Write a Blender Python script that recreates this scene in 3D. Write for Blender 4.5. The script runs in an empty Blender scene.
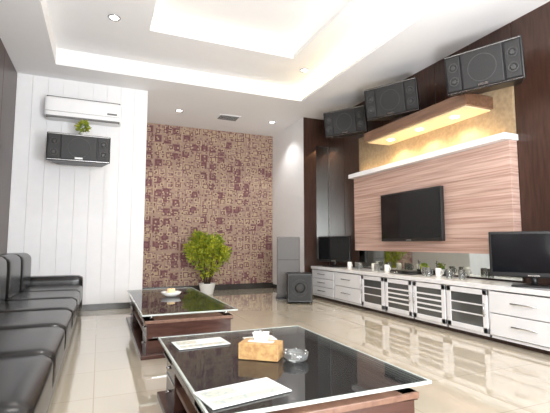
import bpy, bmesh, math, random
from mathutils import Vector, Matrix, Euler
random.seed(4)
sc=bpy.context.scene
R=math.radians
# ---------------------------------------------------------------- materials
def mat(name,col,rough=0.5,metal=0,emit=None,es=0,var=0,vscale=8,stretch=(1,1,1),col2=None,bump=0,coat=0,spec=0.5):
    m=bpy.data.materials.new(name); m.use_nodes=True
    nt=m.node_tree; b=nt.nodes['Principled BSDF']
    b.inputs['Base Color'].default_value=(*col,1); b.inputs['Roughness'].default_value=rough
    b.inputs['Metallic'].default_value=metal; b.inputs['Coat Weight'].default_value=coat
    b.inputs['Specular IOR Level'].default_value=spec
    if emit: 
        b.inputs['Emission Color'].default_value=(*emit,1); b.inputs['Emission Strength'].default_value=es
    tc=nt.nodes.new('ShaderNodeTexCoord'); mp=nt.nodes.new('ShaderNodeMapping'); mp.inputs['Scale'].default_value=stretch
    nz=nt.nodes.new('ShaderNodeTexNoise'); nz.inputs['Scale'].default_value=vscale; nz.inputs['Detail'].default_value=4
    nt.links.new(tc.outputs['Object'],mp.inputs[0]); nt.links.new(mp.outputs[0],nz.inputs['Vector'])
    if col2 is None: col2=tuple(c*(1-var) for c in col)
    rp=nt.nodes.new('ShaderNodeValToRGB'); rp.color_ramp.elements[0].position=.35; rp.color_ramp.elements[1].position=.65
    rp.color_ramp.elements[0].color=(*col2,1); rp.color_ramp.elements[1].color=(*col,1)
    nt.links.new(nz.outputs['Fac'],rp.inputs[0]); nt.links.new(rp.outputs[0],b.inputs['Base Color'])
    if bump:
        bp=nt.nodes.new('ShaderNodeBump'); bp.inputs['Strength'].default_value=bump; bp.inputs['Distance'].default_value=.01
        nt.links.new(nz.outputs['Fac'],bp.inputs['Height']); nt.links.new(bp.outputs[0],b.inputs['Normal'])
    return m
WHITE=mat('white_paint',(.87,.875,.89),.6,var=.02)
CEIL=mat('ceiling_paint',(.87,.87,.88),.8,var=.01)
DARKW=mat('dark_wood_panel',(.065,.030,.021),.35,col2=(.038,.018,.012),vscale=6,stretch=(6,6,.6))
BROWN=mat('table_wood',(.10,.045,.034),.22,col2=(.06,.026,.020),vscale=5,stretch=(1,6,6))
SHELF=mat('table_shelf_wood',(.26,.145,.10),.3,col2=(.19,.10,.07),vscale=5,stretch=(6,1,6))
LACQ=mat('white_lacquer',(.86,.86,.88),.18,var=.01,coat=.3)
LEATH=mat('black_leather',(.011,.010,.010),.27,var=.3,vscale=60,bump=.04,spec=.5)
BLACK=mat('black_plastic',(.012,.012,.013),.35,var=.1)
SCREEN=mat('screen_glass',(.006,.007,.009),.08,var=.1)
GRILLE=mat('speaker_grille',(.030,.030,.031),.55,var=.5,vscale=300)
CONE=mat('speaker_cone',(.06,.06,.06),.4,var=.2)
SILVER=mat('brushed_metal',(.6,.6,.6),.25,metal=1,var=.1)
GREYS=mat('grey_speaker_cloth',(.19,.185,.185),.6,var=.2,vscale=200)
TILEBLK=mat('skirting_dark',(.05,.045,.04),.25,var=.2)
EMW=mat('lamp_white',(1,1,1),.5,emit=(1,.96,.9),es=12)
EMY=mat('led_warm',(1,.8,.5),.5,emit=(1,.76,.40),es=10)
EMC=mat('led_cove_soft',(1,.9,.65),.5,emit=(1,.90,.68),es=2.8)
EMR=mat('led_cove_warm',(1,.8,.5),.5,emit=(1,.78,.40),es=22)
PAPER=mat('paper',(.75,.76,.74),.7,var=.08,vscale=30)
PRINT=mat('menu_print',(.70,.62,.48),.6,col2=(.35,.42,.42),vscale=40)
GOLD=mat('tissue_box_print',(.58,.38,.16),.5,col2=(.42,.22,.09),vscale=40)
TISSUE=mat('tissue',(.9,.9,.9),.9,var=.03)
LEAF=mat('leaf_yellow_green',(.50,.50,.03),.5,col2=(.12,.22,.02),vscale=9)
BARK=mat('bark',(.12,.08,.04),.8,var=.4)
SOIL=mat('soil',(.03,.02,.012),.9,var=.4)
POT=mat('ceramic_white',(.8,.8,.78),.2,var=.02)
AMBER=mat('amber_candle',(.85,.62,.35),.4,emit=(1,.65,.3),es=.5,var=.2)
MIRROR=mat('mirror_glass',(.66,.69,.66),.04,metal=1,var=.03)
SMOKE=mat('smoked_glass',(.07,.075,.075),.05,var=.1,spec=1.0,coat=.5)
CANOPY=mat('canopy_wood',(.19,.10,.06),.3,col2=(.12,.06,.035),vscale=4,stretch=(8,.7,8))
BEIGE=mat('beige_panel',(.42,.31,.19),.6,col2=(.32,.23,.14),vscale=22)
def glassmat(name,tint,ior=1.5,haze=0):
    m=bpy.data.materials.new(name); m.use_nodes=True; nt=m.node_tree; nt.nodes.clear()
    o=nt.nodes.new('ShaderNodeOutputMaterial'); mx=nt.nodes.new('ShaderNodeMixShader'); t=nt.nodes.new('ShaderNodeBsdfTransparent')
    g=nt.nodes.new('ShaderNodeBsdfGlossy'); f=nt.nodes.new('ShaderNodeFresnel'); f.inputs[0].default_value=ior
    t.inputs[0].default_value=(*tint,1); g.inputs['Roughness'].default_value=.03
    src=t.outputs[0]
    if haze:
        d=nt.nodes.new('ShaderNodeBsdfDiffuse'); d.inputs[0].default_value=(.8,.82,.82,1); m2=nt.nodes.new('ShaderNodeMixShader'); m2.inputs[0].default_value=haze
        nt.links.new(t.outputs[0],m2.inputs[1]); nt.links.new(d.outputs[0],m2.inputs[2]); src=m2.outputs[0]
    nt.links.new(f.outputs[0],mx.inputs[0]); nt.links.new(src,mx.inputs[1]); nt.links.new(g.outputs[0],mx.inputs[2]); nt.links.new(mx.outputs[0],o.inputs[0])
    return m
GLASS=glassmat('table_glass',(.97,.98,.97),1.6,.035)  # slight white diffuse mixed in imitates ceiling reflections as grey haze
CLEAR=glassmat('clear_glass',(.90,.94,.93),1.6,.16)
GEDGE=mat('glass_edge',(.55,.60,.57),.1,var=.1)

def slatwood():
    m=bpy.data.materials.new('light_wood_laminate'); m.use_nodes=True; nt=m.node_tree; b=nt.nodes['Principled BSDF']
    tc=nt.nodes.new('ShaderNodeTexCoord'); mp=nt.nodes.new('ShaderNodeMapping'); mp.inputs['Scale'].default_value=(1,.3,16)
    nz=nt.nodes.new('ShaderNodeTexNoise'); nz.inputs['Scale'].default_value=3; nz.inputs['Detail'].default_value=6
    rp=nt.nodes.new('ShaderNodeValToRGB'); rp.color_ramp.elements[0].position=.36; rp.color_ramp.elements[1].position=.64
    rp.color_ramp.elements[0].color=(.42,.255,.205,1); rp.color_ramp.elements[1].color=(.66,.47,.40,1)
    nt.links.new(tc.outputs['Object'],mp.inputs[0]); nt.links.new(mp.outputs[0],nz.inputs['Vector']); nt.links.new(nz.outputs['Fac'],rp.inputs[0]); nt.links.new(rp.outputs[0],b.inputs['Base Color'])
    b.inputs['Roughness'].default_value=.35
    return m
SLAT=slatwood()
def wallpaper():
    m=bpy.data.materials.new('patterned_wallpaper'); m.use_nodes=True; nt=m.node_tree; b=nt.nodes['Principled BSDF']
    N=nt.nodes.new; L=nt.links.new
    tc=N('ShaderNodeTexCoord'); sp=N('ShaderNodeSeparateXYZ'); cb=N('ShaderNodeCombineXYZ')
    L(tc.outputs['Object'],sp.inputs[0]); L(sp.outputs[0],cb.inputs[0]); L(sp.outputs[2],cb.inputs[1])
    base=(.36,.25,.19,1)
    def layer(scale,thr,inner,cols,prev,seed):
        mp=N('ShaderNodeMapping'); mp.inputs['Location'].default_value=(seed,seed*1.7,0); L(cb.outputs[0],mp.inputs[0])
        v=N('ShaderNodeTexVoronoi'); v.voronoi_dimensions='2D'; v.distance='CHEBYCHEV'; v.inputs['Scale'].default_value=scale; v.inputs['Randomness'].default_value=.6
        L(mp.outputs[0],v.inputs['Vector'])
        lt=N('ShaderNodeMath'); lt.operation='LESS_THAN'; lt.inputs[1].default_value=thr; L(v.outputs['Distance'],lt.inputs[0])
        gt=N('ShaderNodeMath'); gt.operation='GREATER_THAN'; gt.inputs[1].default_value=inner; L(v.outputs['Distance'],gt.inputs[0])
        ml=N('ShaderNodeMath'); ml.operation='MULTIPLY'; L(lt.outputs[0],ml.inputs[0]); L(gt.outputs[0],ml.inputs[1])
        s2=N('ShaderNodeSeparateColor'); L(v.outputs['Color'],s2.inputs[0])
        rp=N('ShaderNodeValToRGB'); rp.color_ramp.interpolation='CONSTANT'; e=rp.color_ramp.elements
        e[0].color=(*cols[0],1); e[1].position=.34; e[1].color=(*cols[1],1); x=e.new(.67); x.color=(*cols[2],1)
        L(s2.outputs[0],rp.inputs[0])
        mx=N('ShaderNodeMix'); mx.data_type='RGBA'; L(ml.outputs[0],mx.inputs[0])
        if prev is None: mx.inputs[6].default_value=base
        else: L(prev,mx.inputs[6])
        L(rp.outputs[0],mx.inputs[7]); return mx.outputs[2]
    c=layer(5.2,.40,.0,((.21,.10,.10),(.45,.34,.23),(.29,.18,.155)),None,3)
    c=layer(5.2,.30,.19,((.14,.045,.055),(.19,.085,.085),(.48,.37,.25)),c,3)
    c=layer(7,.25,.0,((.48,.37,.25),(.15,.055,.065),(.33,.22,.17)),c,21)
    c=layer(7,.13,.0,((.15,.06,.065),(.46,.35,.24),(.16,.065,.07)),c,21)
    c=layer(12,.18,.0,((.17,.07,.075),(.44,.33,.23),(.25,.14,.12)),c,47)
    L(c,b.inputs['Base Color']); b.inputs['Roughness'].default_value=.7
    return m
WALLP=wallpaper()
def tiles():
    m=bpy.data.materials.new('polished_floor_tile'); m.use_nodes=True; nt=m.node_tree; b=nt.nodes['Principled BSDF']; N=nt.nodes.new; L=nt.links.new
    tc=N('ShaderNodeTexCoord'); br=N('ShaderNodeTexBrick'); br.offset=0; br.squash=1
    br.inputs['Scale'].default_value=1; br.inputs['Brick Width'].default_value=.6; br.inputs['Row Height'].default_value=.6; br.inputs['Mortar Size'].default_value=.003
    br.inputs['Color1'].default_value=(.58,.515,.41,1); br.inputs['Color2'].default_value=(.56,.495,.39,1); br.inputs['Mortar'].default_value=(.42,.36,.27,1)
    L(tc.outputs['Object'],br.inputs[0]); L(br.outputs[0],b.inputs['Base Color']); b.inputs['Roughness'].default_value=.06; b.inputs['Specular IOR Level'].default_value=1.0
    b.inputs['Coat Weight'].default_value=.6; b.inputs['Coat Roughness'].default_value=.03
    return m
TILE=tiles()
# ---------------------------------------------------------------- builder
class B:
    def __init__(s,name): s.name=name; s.bm=bmesh.new(); s.mats=[]
    def _mi(s,m):
        if m not in s.mats: s.mats.append(m)
        return s.mats.index(m)
    def _merge(s,t,m,M=None,smooth=False):
        i=s._mi(m)
        for f in t.faces: f.material_index=i; f.smooth=smooth
        if M is not None: bmesh.ops.transform(t,matrix=M,verts=t.verts)
        me=bpy.data.meshes.new('t'); t.to_mesh(me); t.free(); s.bm.from_mesh(me); bpy.data.meshes.remove(me)
    def box(s,a,b,m,bev=0,rot=None,seg=2):
        a=Vector(a);b=Vector(b); c=(a+b)/2; d=b-a
        t=bmesh.new(); bmesh.ops.create_cube(t,size=1); bmesh.ops.scale(t,vec=(abs(d.x),abs(d.y),abs(d.z)),verts=t.verts)
        if bev: bmesh.ops.bevel(t,geom=t.edges[:],offset=bev,segments=seg,affect='EDGES',profile=.5)
        M=Matrix.Translation(c)
        if rot: M=M@Euler(rot).to_matrix().to_4x4()
        s._merge(t,m,M,False); return s
    def cyl(s,c,r,h,m,axis='Z',r2=None,seg=24,rot=None,caps=True):
        t=bmesh.new(); bmesh.ops.create_cone(t,cap_ends=caps,segments=seg,radius1=r,radius2=r if r2 is None else r2,depth=h)
        M=Matrix.Translation(Vector(c))
        if rot: M=M@Euler(rot).to_matrix().to_4x4()
        elif axis=='Y': M=M@Matrix.Rotation(R(90),4,'X')
        elif axis=='X': M=M@Matrix.Rotation(R(90),4,'Y')
        i=s._mi(m)
        for f in t.faces: f.smooth=len(f.verts)==4
        for f in t.faces: f.material_index=i
        bmesh.ops.transform(t,matrix=M,verts=t.verts)
        me=bpy.data.meshes.new('t'); t.to_mesh(me); t.free(); s.bm.from_mesh(me); bpy.data.meshes.remove(me); return s
    def lathe(s,prof,m,c=(0,0,0),seg=28):
        t=bmesh.new(); rings=[]
        for r,z in prof: rings.append([t.verts.new((c[0]+r*math.cos(2*math.pi*k/seg),c[1]+r*math.sin(2*math.pi*k/seg),c[2]+z)) for k in range(seg)])
        for q in range(len(rings)-1):
            for k in range(seg): t.faces.new((rings[q][k],rings[q][(k+1)%seg],rings[q+1][(k+1)%seg],rings[q+1][k]))
        if prof[0][0]>1e-3: t.faces.new(rings[0][::-1])
        if prof[-1][0]>1e-3: t.faces.new(rings[-1])
        s._merge(t,m,None,True); return s
    def torus(s,c,Rr,r,m,axis='Z',seg=24,ss=8):
        t=bmesh.new(); rings=[]
        for k in range(seg):
            a=2*math.pi*k/seg; ring=[]
            for j in range(ss):
                b_=2*math.pi*j/ss; x=(Rr+r*math.cos(b_))*math.cos(a); y=(Rr+r*math.cos(b_))*math.sin(a); z=r*math.sin(b_)
                if axis=='Y': x,y,z=x,z,y
                if axis=='X': x,y,z=z,x,y
                ring.append(t.verts.new((c[0]+x,c[1]+y,c[2]+z)))
            rings.append(ring)
        K=len(rings)
        for k in range(K):
            for j in range(ss): t.faces.new((rings[k][j],rings[(k+1)%K][j],rings[(k+1)%K][(j+1)%ss],rings[k][(j+1)%ss]))
        bmesh.ops.recalc_face_normals(t,faces=t.faces)
        s._merge(t,m,None,True); return s
    def cushion(s,a,b,m,r=.05,puff=(0,0,0),n=10):
        a=Vector(a);b=Vector(b);c=(a+b)/2;h=(b-a)/2
        t=bmesh.new(); bmesh.ops.create_cube(t,size=2); bmesh.ops.subdivide_edges(t,edges=t.edges[:],cuts=n,use_grid_fill=True)
        for v in t.verts:
            p=v.co.copy(); q=Vector((math.sin(p[i]*math.pi/2)*.5+p[i]*.5)*h[i] for i in range(3))
            inner=Vector(max(-(h[i]-r),min(h[i]-r,q[i])) for i in range(3))
            d=q-inner
            if d.length>1e-6: q=inner+d.normalized()*r
            w=[1-p[i]**4 for i in range(3)]
            for i in range(3):
                j,k=(i+1)%3,(i+2)%3
                if abs(p[i])>.99: q[i]+=math.copysign(puff[i]*max(0,w[j])*max(0,w[k]),p[i])
            v.co=q+c
        s._merge(t,m,None,True); return s
    def tri(s,pts,m,smooth=False):
        i=s._mi(m); vs=[s.bm.verts.new(p) for p in pts]; f=s.bm.faces.new(vs); f.material_index=i; f.smooth=smooth
    def prism(s,pts,z0,z1,m):
        t=bmesh.new(); lo=[t.verts.new((x,y,z0)) for x,y in pts]; hi=[t.verts.new((x,y,z1)) for x,y in pts]
        t.faces.new(lo[::-1]); t.faces.new(hi)
        for k in range(len(pts)): t.faces.new((lo[k],lo[(k+1)%len(pts)],hi[(k+1)%len(pts)],hi[k]))
        bmesh.ops.recalc_face_normals(t,faces=t.faces); s._merge(t,m); return s
    def done(s,loc=None,rot=None,origin=None):
        if origin is not None: bmesh.ops.translate(s.bm,vec=-Vector(origin),verts=s.bm.verts)
        me=bpy.data.meshes.new(s.name); s.bm.to_mesh(me); s.bm.free()
        for m in s.mats: me.materials.append(m)
        o=bpy.data.objects.new(s.name,me); sc.collection.objects.link(o)
        if origin is not None: o.location=origin
        if loc is not None: o.location=loc
        if rot is not None: o.rotation_euler=rot
        return o
# ---------------------------------------------------------------- room
XL,XR,Y0,YB,ZC=-1.2,4.2,-1.6,8.7,3.5
XP,YP=3.65,7.1   # right rear partition
XW,YW=.647,6.85  # left rear white wall
B('floor').box((XL-.1,Y0-.1,-.1),(XR+.1,YB+.1,0),TILE).done()
B('wall_back').box((XW,YB,0),(XP,YB+.1,4.1),WALLP).done()
w=B('wall_back_left')
w.box((XL,YW+.02,0),(XW,YB+.1,ZC),WHITE)
n=9; bw=(XW-XL)/n
for k in range(n): w.box((XL+k*bw+.001,YW,0),(XL+(k+1)*bw-.001,YW+.03,ZC),WHITE,bev=.002,seg=1)
w.done()
B('wall_back_right').box((XP,YP+.02,0),(XR+.1,YB+.1,ZC),WHITE).done()
p=B('trim_1')
p.box((XP,YP-.0,0),(3.92,YP+.02,ZC),DARKW)
p.box((3.92,YP,2.95),(XR,YP+.02,ZC),DARKW); p.box((3.92,YP,0),(XR,YP+.02,.7),DARKW)
p.box((3.92,YP+.005,.7),(XR,YP+.02,2.95),MIRROR)
p.done()
w=B('wall_right'); w.box((XR+.015,Y0,0),(XR+.12,YP+.02,4.1),DARKW)
y=Y0
while y<YP-.01:
    y2=min(y+.58,YP); w.box((XR,y+.004,.0),(XR+.03,y2-.004,ZC),DARKW,bev=.003,seg=1); y=y2
w.done()
w=B('wall_left'); w.box((XL-.12,Y0,0),(XL-.015,YB+.1,4.1),DARKW)
y=Y0
while y<YW-.01:
    y2=min(y+.845,YW); w.box((XL-.03,y+.004,0),(XL,y2-.004,ZC),DARKW,bev=.003,seg=1); y=y2
w.done()
w=B('wall_front'); wx0,wx1,wz0,wz1=-.2,3.2,.7,2.9
w.box((XL,Y0-.1,0),(wx0,Y0,4.1),WHITE).box((wx1,Y0-.1,0),(XR,Y0,4.1),WHITE).box((wx0,Y0-.1,0),(wx1,Y0,wz0),WHITE).box((wx0,Y0-.1,wz1),(wx1,Y0,4.1),WHITE)
w.done()
w=B('added_window_1')  # unseen window, added behind the camera to let light in
for x in (wx0,wx0+(wx1-wx0)/3,wx0+2*(wx1-wx0)/3,wx1): w.box((x-.03,Y0-.08,wz0),(x+.03,Y0-.02,wz1),LACQ)
for z in (wz0,wz1): w.box((wx0,Y0-.08,z-.03),(wx1,Y0-.02,z+.03),LACQ)
w.box((wx0,Y0-.055,wz0),(wx1,Y0-.05,wz1),CLEAR); w.done()
# ceiling with stepped tray
c=B('ceiling')
ox0,ox1,oy0,oy1=-.65,3.2,.2,6.3
rx=3.75   # warm cove pocket on the right reaches to here
def ring(x0,x1,y0,y1,a0,a1,b0,b1,z0,z1,m):
    c.box((x0,y0,z0),(a0,y1,z1),m); c.box((a1,y0,z0),(x1,y1,z1),m); c.box((a0,y0,z0),(a1,b0,z1),m); c.box((a0,b1,z0),(a1,y1,z1),m)
ring(XL-.1,XR+.1,Y0-.1,YB+.1,ox0,ox1,oy0,oy1,ZC,ZC+.04,CEIL)
ring(XL-.1,XR+.1,Y0-.1,YB+.1,ox0,rx,oy0,oy1,ZC+.04,ZC+.24,CEIL)
ix0,ix1,iy0,iy1=.5,2.55,1.0,5.3
ring(ox0-.1,rx+.1,oy0-.1,oy1+.1,ix0,ix1,iy0,iy1,ZC+.24,ZC+.30,CEIL)
ring(ox0-.1,rx+.1,oy0-.1,oy1+.1,ix0-.25,ix1+.25,iy0-.25,iy1+.25,ZC+.30,ZC+.5,CEIL)
c.box((ox0-.1,oy0-.1,ZC+.5),(rx+.1,oy1+.1,ZC+.56),CEIL)
z=ZC+.305
for a,b in (((ix0-.2,iy0-.2),(ix0-.14,iy1+.2)),((ix1+.14,iy0-.2),(ix1+.2,iy1+.2)),((ix0-.2,iy0-.2),(ix1+.2,iy0-.14)),((ix0-.2,iy1+.14),(ix1+.2,iy1+.2))):
    c.box((*a,z),(*b,z+.02),EMC)
c.box((rx-.32,oy0+.05,ZC+.045),(rx-.24,oy1-.05,ZC+.065),EMR)
c.done()
B('baseboard_back_left').box((XL,YW-.015,0),(XW,YW,.09),TILEBLK,bev=.003).done()
B('baseboard_back').box((XW,YB-.03,0),(XP,YB,.12),TILEBLK,bev=.003).done()
B('baseboard_right').box((XP-.015,YP,0),(XP,YB-.03,.09),TILEBLK,bev=.003).done()
def spot(loc,e,size=R(110),col=(1,.94,.85),r=.06):
    l=bpy.data.lights.new('downlight_lamp','SPOT'); l.energy=e; l.spot_size=size; l.spot_blend=.6; l.color=col; l.shadow_soft_size=r
    o=bpy.data.objects.new('downlight_lamp',l); o.location=loc; sc.collection.objects.link(o); return o
for (x,y,z) in ((1.3,7.65,ZC),(3.2,7.65,ZC),(.07,5.15,ZC+.24),(2.9,5.6,ZC+.24),(.07,2.6,ZC+.24),(2.9,2.4,ZC+.24)):
    d=B('downlight'); d.lathe([(.075,0),(.075,-.008),(.055,-.008),(.05,0)],SILVER); d.cyl((0,0,-.004),.05,.004,EMW)
    o=d.done(loc=(x,y,z)); s=spot((x,y,z-.03),52,col=(1,.97,.93))
v=B('ceiling_air_vent'); v.box((-.22,-.16,-.012),(.22,.16,0),WHITE,bev=.004)
for k in range(7): v.box((-.19,-.13+k*.04,-.02),(.19,-.118+k*.04,-.01),GREYS)
v.done(loc=(2.27,7.7,ZC))
# ---------------------------------------------------------------- right wall feature
pz0,pz1,py0,py1=.88,2.13,3.04,6.03
p=B('wall_tv_panel')
nb=7; hh=(pz1-pz0)/nb
for k in range(nb): p.box((4.08,py0,pz0+k*hh+.001),(4.2,py1,pz0+(k+1)*hh-.001),SLAT,bev=.002,seg=1)
p.box((3.98,py0-.02,pz1),(4.2,py1+.02,pz1+.07),LACQ,bev=.003)
p.done(origin=(4.15,4.5,1.5))
p=B('backlit_wall_panel'); p.box((4.165,py0,pz1+.07),(4.2,py1-.05,2.85),BEIGE)
p.box((4.06,py0+.1,pz1+.072),(4.09,py1-.1,pz1+.085),EMY)
p.done(origin=(4.15,4.5,2.5))
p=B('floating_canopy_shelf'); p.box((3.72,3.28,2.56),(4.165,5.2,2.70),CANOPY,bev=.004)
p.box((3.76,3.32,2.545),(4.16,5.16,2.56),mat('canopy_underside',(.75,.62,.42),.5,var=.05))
for y in (3.65,4.25,4.85): p.cyl((3.95,y,2.542),.05,.006,EMW)
p.done(origin=(3.95,4.2,2.6))
B('mirror_backsplash').box((4.17,py0,.60),(4.2,py1,.88),MIRROR).done()
for y in (3.65,4.25,4.85): spot((3.95,y,2.52),28,R(140),(1,.80,.48),.05)
# cabinet
cab=B('media_cabinet'); XF=3.7; H=.58; XK=XR-.04
cy=[1.5,2.28,3.07,3.63,4.18,4.74,5.3,6.08,6.87]
cab.box((XF-.03,cy[0]-.02,H-.05),(XK,cy[-1]+.02,H),LACQ,bev=.004)
cab.box((XF+.06,cy[0],.0),(XK,cy[-1],.06),DARKW)
for k in range(len(cy)): cab.box((XF,cy[k]-.012,.05),(XK,cy[k]+.012,H-.05),LACQ)
cab.box((XF,cy[0],.05),(XK,cy[-1],.075),LACQ); cab.box((XK-.03,cy[0],.05),(XK-.01,cy[-1],H-.05),LACQ)
for k in range(len(cy)-1):
    a,b=cy[k]+.015,cy[k+1]-.015; m=(a+b)/2
    if k in (0,1,6,7):
        nn=3 if k in(0,7) else 2
        for q in range(nn):
            dz=(H-.06-.08)/nn; z0=.08+q*dz
            cab.box((XF-.02,a,z0+.004),(XF,b,z0+dz-.004),LACQ,bev=.004)
            cab.cyl((XF-.045,m,z0+dz*.55),.007,.26,SILVER,axis='Y',seg=10)
            for e in (-.1,.1): cab.cyl((XF-.032,m+e,z0+dz*.55),.005,.028,SILVER,axis='X',seg=8)
    else:
        z0,z1=.08,H-.06; t=.055
        cab.box((XF-.02,a,z0),(XF,a+t,z1),LACQ,bev=.003); cab.box((XF-.02,b-t,z0),(XF,b,z1),LACQ,bev=.003)
        cab.box((XF-.02,a,z0),(XF,b,z0+t),LACQ,bev=.003); cab.box((XF-.02,a,z1-t),(XF,b,z1),LACQ,bev=.003)
        cab.box((XF-.012,a+t,z0+t),(XF-.006,b-t,z1-t),SMOKE)
        hy=b-.025 if k%2 else a+.025
        cab.cyl((XF-.04,hy,(z0+z1)/2+.02),.006,.14,SILVER,seg=10)
        for e in (-.05,.05): cab.cyl((XF-.03,hy,(z0+z1)/2+.02+e),.004,.022,SILVER,axis='X',seg=8)
        cz=(z0+z1)/2
        if k in (3,4):
            for e in (-.09,-.03,.03,.09): cab.box((XF-.019,a+t,cz+e-.010),(XF-.012,b-t,cz+e+.010),LACQ)
        else:
            for e in (-.045,.06): cab.box((XF-.019,a+t,cz+e-.007),(XF-.012,b-t,cz+e+.007),LACQ)
cab.done(origin=(3.95,4.2,0))
def screen(name,w,h,loc,rot,stand=False,t=.05):
    s=B(name); z=0 if not stand else .09
    s.box((-w/2,-t/2,z),(w/2,t/2,z+h),BLACK,bev=.01); s.box((-w/2+.025,-t/2-.003,z+.045),(w/2-.025,-t/2+.01,z+h-.025),SCREEN)
    s.box((-.05,-t/2-.004,z+.012),(.05,-t/2,z+.024),SILVER)
    s.box((-w/4,t/2,z+.1),(w/4,t/2+.04,z+h-.1),BLACK,bev=.01)
    if stand:
        s.cyl((0,.01,.055),.03,.1,BLACK); s.box((-.19,-.11,0),(.19,.11,.018),BLACK,bev=.008)
    return s.done(loc=loc,rot=rot)
screen('wall_television',1.22,.71,(4.01,4.56,1.03),(0,0,R(-90)),False,.06)
screen('television_monitor',.76,.45,(3.90,2.72,.58),(0,0,R(-58)),True)
screen('television_monitor',.74,.46,(3.90,6.42,.58),(0,0,R(-72)),True)
for i,y in enumerate((5.90,5.76,5.62,5.30,5.17,5.04,4.92,4.22,4.10,3.98,3.76,3.62)):
    M_=POT if i%3==0 else CLEAR
    g=B('glass_mug'); g.lathe([(.030,0),(.036,.01),(.038,.11),(.035,.11),(.031,.015),(.0001,.014)],M_,seg=20)
    g.torus((0,-.05,.058),.026,.006,M_,axis='X',seg=18)
    g.done(loc=(3.88+.05*(i%2),y,.58))
g=B('microphone_receiver'); g.box((-.11,-.2,0),(.11,.2,.045),BLACK,bev=.006); g.box((-.114,-.17,.01),(-.108,-.05,.035),SCREEN)
for e in (.05,.1,.15): g.cyl((-.115,e,.022),.01,.012,SILVER,axis='X',seg=12)
for e in (-.18,.18): g.cyl((.09,e,.11),.005,.14,BLACK,seg=8)
g.done(loc=(3.93,4.58,.58))
g=B('potted_flower'); g.lathe([(.03,0),(.045,.07),(.038,.07),(.0001,.06)],POT)
for k in range(90):
    a=random.uniform(0,6.28); r=random.uniform(.0,.06); z=.07+random.uniform(0,.07)
    p0=Vector((r*math.cos(a),r*math.sin(a),z)); d=Vector((random.uniform(-1,1),random.uniform(-1,1),random.uniform(0,1))).normalized()*.035; e=d.cross(Vector((.3,.5,.8))).normalized()*.01
    g.tri([p0,p0+d*.5+e,p0+d,p0+d*.5-e],LEAF)
g.cyl((0,0,.08),.02,.06,LEAF,r2=.05,seg=10); g.done(loc=(4.02,4.32,.58))
# ---------------------------------------------------------------- hanging speakers
def hspeaker(loc,rot,w=.78,h=.40,d=.34,arm=.40,name='wall_speaker'):
    s=B(name)
    s.prism([(-w/2,-d/2),(w/2,-d/2),(w/2-.1,d/2),(-w/2+.1,d/2)],-h/2,h/2,BLACK)
    s.box((-w/2-.008,-d/2-.02,-h/2-.006),(w/2+.008,-d/2,h/2+.006),BLACK,bev=.012)
    s.box((-w/2+.17,-d/2-.035,-h/2+.02),(w/2-.17,-d/2-.018,h/2-.02),GRILLE,bev=.01)
    for q in (-1,1):
        s.box((q*(w/2-.085)-.07,-d/2-.03,-h/2+.03),(q*(w/2-.085)+.07,-d/2-.018,h/2-.03),GRILLE,bev=.006)
        for zz in (.07,-.08):
            s.torus((q*(w/2-.085),-d/2-.032,zz),.045,.006,CONE,axis='Y'); s.cyl((q*(w/2-.085),-d/2-.034,zz),.03,.01,CONE,axis='Y',r2=.02)
    s.torus((0,-d/2-.034,0),.14,.004,CONE,axis='Y',seg=36)
    s.box((-.05,-d/2-.042,-h/2+.025),(.05,-d/2-.034,-h/2+.05),SILVER)
    s.box((-w/2+.005,-d/2-.024,h/2-.014),(w/2-.005,-d/2-.018,h/2-.004),SILVER)
    s.box((-w/2+.005,-d/2-.024,-h/2+.004),(w/2-.005,-d/2-.018,-h/2+.014),SILVER)
    s.box((-.07,d/2-.01,-.1),(.07,d/2+.012,.1),BLACK); s.cyl((0,(d/2+arm)/2,0),.02,arm-d/2,BLACK,axis='Y',seg=12)
    s.box((-.06,arm-.012,-.07),(.06,arm,.07),BLACK)
    return s.done(loc=loc,rot=rot)
hspeaker((3.86,5.82,3.06),(R(10),0,R(-58)),w=.74,h=.42,arm=.35)
hspeaker((3.85,4.60,3.04),(R(10),0,R(-63)),w=.76,h=.44,arm=.35)
hspeaker((3.83,3.07,2.89),(R(10),0,R(-66)),w=.75,h=.42,arm=.37)
hspeaker((-.31,6.5,2.34),(0,0,R(0)),w=.80,h=.38,arm=.348)
a=B('air_conditioner'); a.cushion((-.53,-.12,-.16),(.53,.12,.16),WHITE,r=.05); a.box((-.5,-.128,-.155),(.5,-.06,-.13),GREYS,bev=.004)
a.box((-.51,-.126,-.07),(.51,-.118,-.062),SILVER); a.box((.32,-.126,-.04),(.46,-.12,-.015),GREYS); a.box((-.5,-.1,.155),(.5,.08,.162),GREYS)
a.done(loc=(-.28,6.73,2.99))
def leafcloud(b,c,rad,n,size,m,shell=.3):
    for k in range(n):
        d=Vector((random.gauss(0,1),random.gauss(0,1),random.gauss(0,1))).normalized(); r=random.uniform(shell,1)**.6
        r*=1+.18*math.sin(5*d.x+3*d.z)*math.cos(4*d.y)
        p=Vector(c)+Vector((d.x*rad[0]*r,d.y*rad[1]*r,d.z*rad[2]*r))
        ax=(d+Vector((random.uniform(-.8,.8),random.uniform(-.8,.8),random.uniform(-.4,.9)))).normalized()*size*random.uniform(.7,1.3)
        e=ax.cross(Vector((random.random(),random.random(),random.random()))).normalized()*size*.3
        up=ax.cross(e).normalized()*size*.08
        b.tri([p,p+ax*.5+e+up,p+ax],m); b.tri([p,p+ax,p+ax*.5-e+up],m)
g=B('small_potted_plant'); g.lathe([(.03,0),(.05,.07),(.045,.07),(.0001,.06)],POT); leafcloud(g,(0,0,.15),(.07,.07,.08),160,.05,LEAF); g.cyl((0,0,.1),.01,.08,BARK,seg=8)
g.done(loc=(-.27,6.48,2.538))
g=B('potted_shrub'); g.lathe([(.11,0),(.12,.02),(.16,.20),(.17,.22),(.15,.22),(.14,.19),(.0001,.19)],POT); g.cyl((0,0,.185),.14,.02,SOIL)
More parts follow.
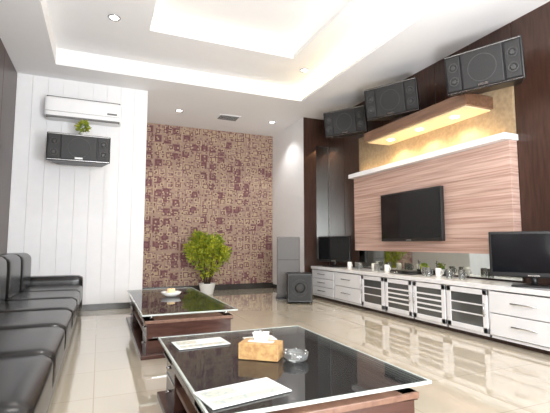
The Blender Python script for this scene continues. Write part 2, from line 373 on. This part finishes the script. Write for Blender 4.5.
for k in range(9):
    a=k*.7; p0=Vector((.03*math.cos(a),.03*math.sin(a),.17)); p1=Vector((.26*math.cos(a),.26*math.sin(a),.75+.06*(k%3)))
    d=p1-p0; q=d.to_track_quat('Z','Y').to_euler(); g.cyl((p0+p1)/2,.013,d.length,BARK,r2=.006,seg=8,rot=q)
leafcloud(g,(-.03,0,.86),(.36,.34,.30),1500,.065,LEAF,.15)
for k in range(18):
    a=random.uniform(0,6.28); e=random.uniform(-.5,1.2)
    c_=(.34*math.cos(a)*math.cos(e),.32*math.sin(a)*math.cos(e),.86+.34*math.sin(e)); leafcloud(g,c_,(.12,.12,.11),95,.06,LEAF,.1)
leafcloud(g,(.02,-.05,.50),(.22,.21,.15),300,.06,LEAF,.2)
g.done(loc=(1.98,8.05,0))
s=B('floor_standing_speaker'); s.box((-.21,-.2,.03),(.21,.2,1.12),GREYS,bev=.015); s.box((-.19,-.215,.06),(.19,-.2,1.09),GREYS,bev=.006); s.box((-.23,-.22,0),(.23,.22,.03),BLACK)
s.box((-.19,-.218,.70),(.19,-.213,.71),BLACK)
s.box((-.05,-.222,.1),(.05,-.214,.125),SILVER); s.done(loc=(3.25,6.98,0),rot=(0,0,R(-25)))
s=B('subwoofer'); s.box((-.21,-.19,.02),(.21,.19,.50),BLACK,bev=.012); s.box((-.185,-.202,.05),(.185,-.19,.47),GRILLE,bev=.006); s.torus((0,-.204,.26),.14,.006,CONE,axis='Y'); s.cyl((0,-.203,.26),.11,.01,GRILLE,axis='Y',r2=.05)
for x in (-.15,.15):
    for y in (-.15,.15): s.cyl((x,y,.01),.02,.02,BLACK,seg=10)
s.done(loc=(3.18,6.40,0),rot=(0,0,R(-22)))
# ---------------------------------------------------------------- sofa
s=B('leather_sofa'); ya,yb=.9,6.4; xf=-.2; xb=XL+.03
s.box((xb,ya,.05),(xf-.03,yb+.32,.24),LEATH,bev=.02)
s.box((xb,ya,.2),(xb+.12,yb+.1,.80),LEATH,bev=.04,seg=3)
n=7; L=(yb-ya)/n
for k in range(n):
    a,b=ya+k*L+.002,ya+(k+1)*L-.002
    s.cushion((xb+.28,a,.22),(xf,b,.43),LEATH,r=.04,puff=(.008,0,.015))
    s.cushion((xb+.06,a,.38),(xb+.33,b,.87),LEATH,r=.06,puff=(.025,0,.008))
for y in (ya-.24,yb+.01): s.cushion((xb,y,.05),(xf,y+.26,.54),LEATH,r=.045,puff=(.005,.005,.01))
for y in (ya,2.7,4.5,yb):
    for x in (xb+.1,xf-.12): s.cyl((x,y,.025),.025,.05,SILVER,seg=12)
s.done(origin=(-.7,3.6,0))
# ---------------------------------------------------------------- coffee tables
def table(x0,x1,y0,y1):
    cx,cyy=(x0+x1)/2,(y0+y1)/2; w,l=(x1-x0)/2,(y1-y0)/2
    t=B('coffee_table')
    t.box((-w+.012,-l+.012,.368),(w-.012,l-.012,.379),GLASS)
    t.box((-w,-l,.366),(w,-l+.012,.381),GEDGE,bev=.003); t.box((-w,l-.012,.366),(w,l,.381),GEDGE,bev=.003); t.box((-w,-l+.012,.366),(-w+.012,l-.012,.381),GEDGE,bev=.003); t.box((w-.012,-l+.012,.366),(w,l-.012,.381),GEDGE,bev=.003)
    t.box((-w+.03,-l+.06,.28),(-w+.12,l-.06,.318),BROWN,bev=.003); t.box((w-.12,-l+.06,.28),(w-.03,l-.06,.318),BROWN,bev=.003)
    e=min(.34,l*.45)
    t.box((-w+.06,-l+.06,.14),(w-.06,l-.06,.165),SHELF,bev=.003)
    for s_ in (-1,1):
        yy0,yy1=(s_*(l-.06),s_*(l-.06-e)); a,b=min(yy0,yy1),max(yy0,yy1)
        t.box((-w+.05,a,.03),(w-.05,b,.295),BROWN,bev=.004)
        t.box((-w+.03,a-.01,.29),(w-.03,b+.01,.318),SHELF,bev=.004)
        t.box((-w+.044,a+.02,.17),(-w+.055,b-.02,.178),SILVER); t.box((w-.055,a+.02,.17),(w-.044,b-.02,.178),SILVER)
        for q in (-1,1):
            t.cyl((q*(w-.038),(a+b)/2,.24),.008,.03,SILVER,axis='X',seg=10); t.cyl((q*(w-.038),(a+b)/2,.1),.008,.03,SILVER,axis='X',seg=10)
        ye=s_*(l-.055)
        t.box((-w+.1,ye-.008,.165),(w-.1,ye+.008,.173),SILVER)
    t.box((-w+.0,-l+.0,0),(w-.0,l-.0,.035),BROWN,bev=.004)
    for q in (-1,1):
        for s_ in (-1,1): t.cyl((q*(w-.09),s_*(l-.11),.342),.022,.052,SILVER,seg=14)
    return t.done(loc=(cx,cyy,0))
table(.38,1.41,1.49,2.86)
table(.36,1.23,3.78,5.86)
ZT=.382
g=B('glass_ashtray'); g.lathe([(.05,0),(.066,.012),(.07,.042),(.058,.044),(.048,.014),(.0001,.012)],CLEAR)
for k in range(6): a=k*1.05; g.cyl((.06*math.cos(a),.06*math.sin(a),.045),.008,.008,SILVER,seg=8)
g.done(loc=(.98,2.02,ZT))
g=B('candle_dish'); g.lathe([(.06,0),(.10,.02),(.12,.05),(.112,.05),(.09,.025),(.0001,.018)],POT); g.cyl((0,0,.05),.045,.07,AMBER); g.cyl((0,0,.09),.004,.015,BLACK,seg=6)
g.done(loc=(.80,5.0,ZT))
t=B('tissue_box'); t.box((-.11,-.06,0),(.11,.06,.085),GOLD,bev=.004); t.box((-.07,-.02,.084),(.07,.02,.088),PAPER,bev=.001)
for k in range(9):
    a=k*.7; t.tri([(.03*math.cos(a),.012*math.sin(a),.085),(.035*math.cos(a+.7),.014*math.sin(a+.7),.085),(.05*math.cos(a+.5),.03*math.sin(a+.5),.12+.012*(k%3)),(.012*math.cos(a),.01*math.sin(a),.14)],TISSUE)
t.done(loc=(.83,2.14,ZT),rot=(0,0,R(-38)))
for (x,y,r,w,l) in ((.60,2.58,4,.32,.20),(.57,1.68,10,.36,.20),(.98,2.55,-5,.2,.12)):
    m=B('menu_card'); m.box((-w/2,-l/2,0),(w/2,l/2,.004),PAPER); m.box((-w/2+.02,-l/2+.02,.004),(w/2-.02,-l/2+.07,.0045),PRINT); m.box((-w/2+.02,.0,.004),(-.02,l/2-.02,.0045),PRINT); m.done(loc=(x,y,ZT+.001),rot=(0,0,R(r)))
# ---------------------------------------------------------------- lights
def area(name,loc,rot,sx,sy,e,col):
    l=bpy.data.lights.new(name,'AREA'); l.shape='RECTANGLE'; l.size=sx; l.size_y=sy; l.energy=e; l.color=col
    o=bpy.data.objects.new(name,l); o.location=loc; o.rotation_euler=rot; sc.collection.objects.link(o)
area('added_window_fill',(1.5,Y0+.02,1.8),(R(90),0,0),3.3,2.1,280,(.96,.98,1))  # added fill lamp set in the invented window, brightens the room
l=bpy.data.lights.new('camera_flash','POINT'); l.energy=95; l.shadow_soft_size=.15; l.color=(1,.99,.98)
o=bpy.data.objects.new('camera_flash',l); o.location=(.05,-.15,1.35); sc.collection.objects.link(o)
l=bpy.data.lights.new('added_ceiling_fill','SPOT'); l.energy=480; l.spot_size=R(150); l.spot_blend=1; l.shadow_soft_size=.3; l.color=(.98,.985,1)  # added unseen spot aimed upward to brighten the ceiling
o=bpy.data.objects.new('added_ceiling_fill',l); o.location=(1.6,.9,1.0); o.rotation_euler=(R(180-35),0,0); sc.collection.objects.link(o)
l=bpy.data.lights.new('niche_lamp','SPOT'); l.energy=14; l.color=(1,.75,.4); l.spot_size=R(100); o=bpy.data.objects.new('niche_lamp',l); o.location=(4.0,6.95,3.0); sc.collection.objects.link(o)
wd=bpy.data.worlds.new('World'); sc.world=wd; wd.use_nodes=True; wd.node_tree.nodes['Background'].inputs[0].default_value=(.8,.9,1,1); wd.node_tree.nodes['Background'].inputs[1].default_value=1.0
sc.view_settings.view_transform='Standard'
# ---------------------------------------------------------------- camera
cd=bpy.data.cameras.new('camera'); cd.sensor_width=36; cd.lens=410/550*36; cd.clip_start=.05
co=bpy.data.objects.new('camera',cd); co.location=(0,0,1.0); co.rotation_euler=(R(95.15),0,R(-23.1)); sc.collection.objects.link(co); sc.camera=co
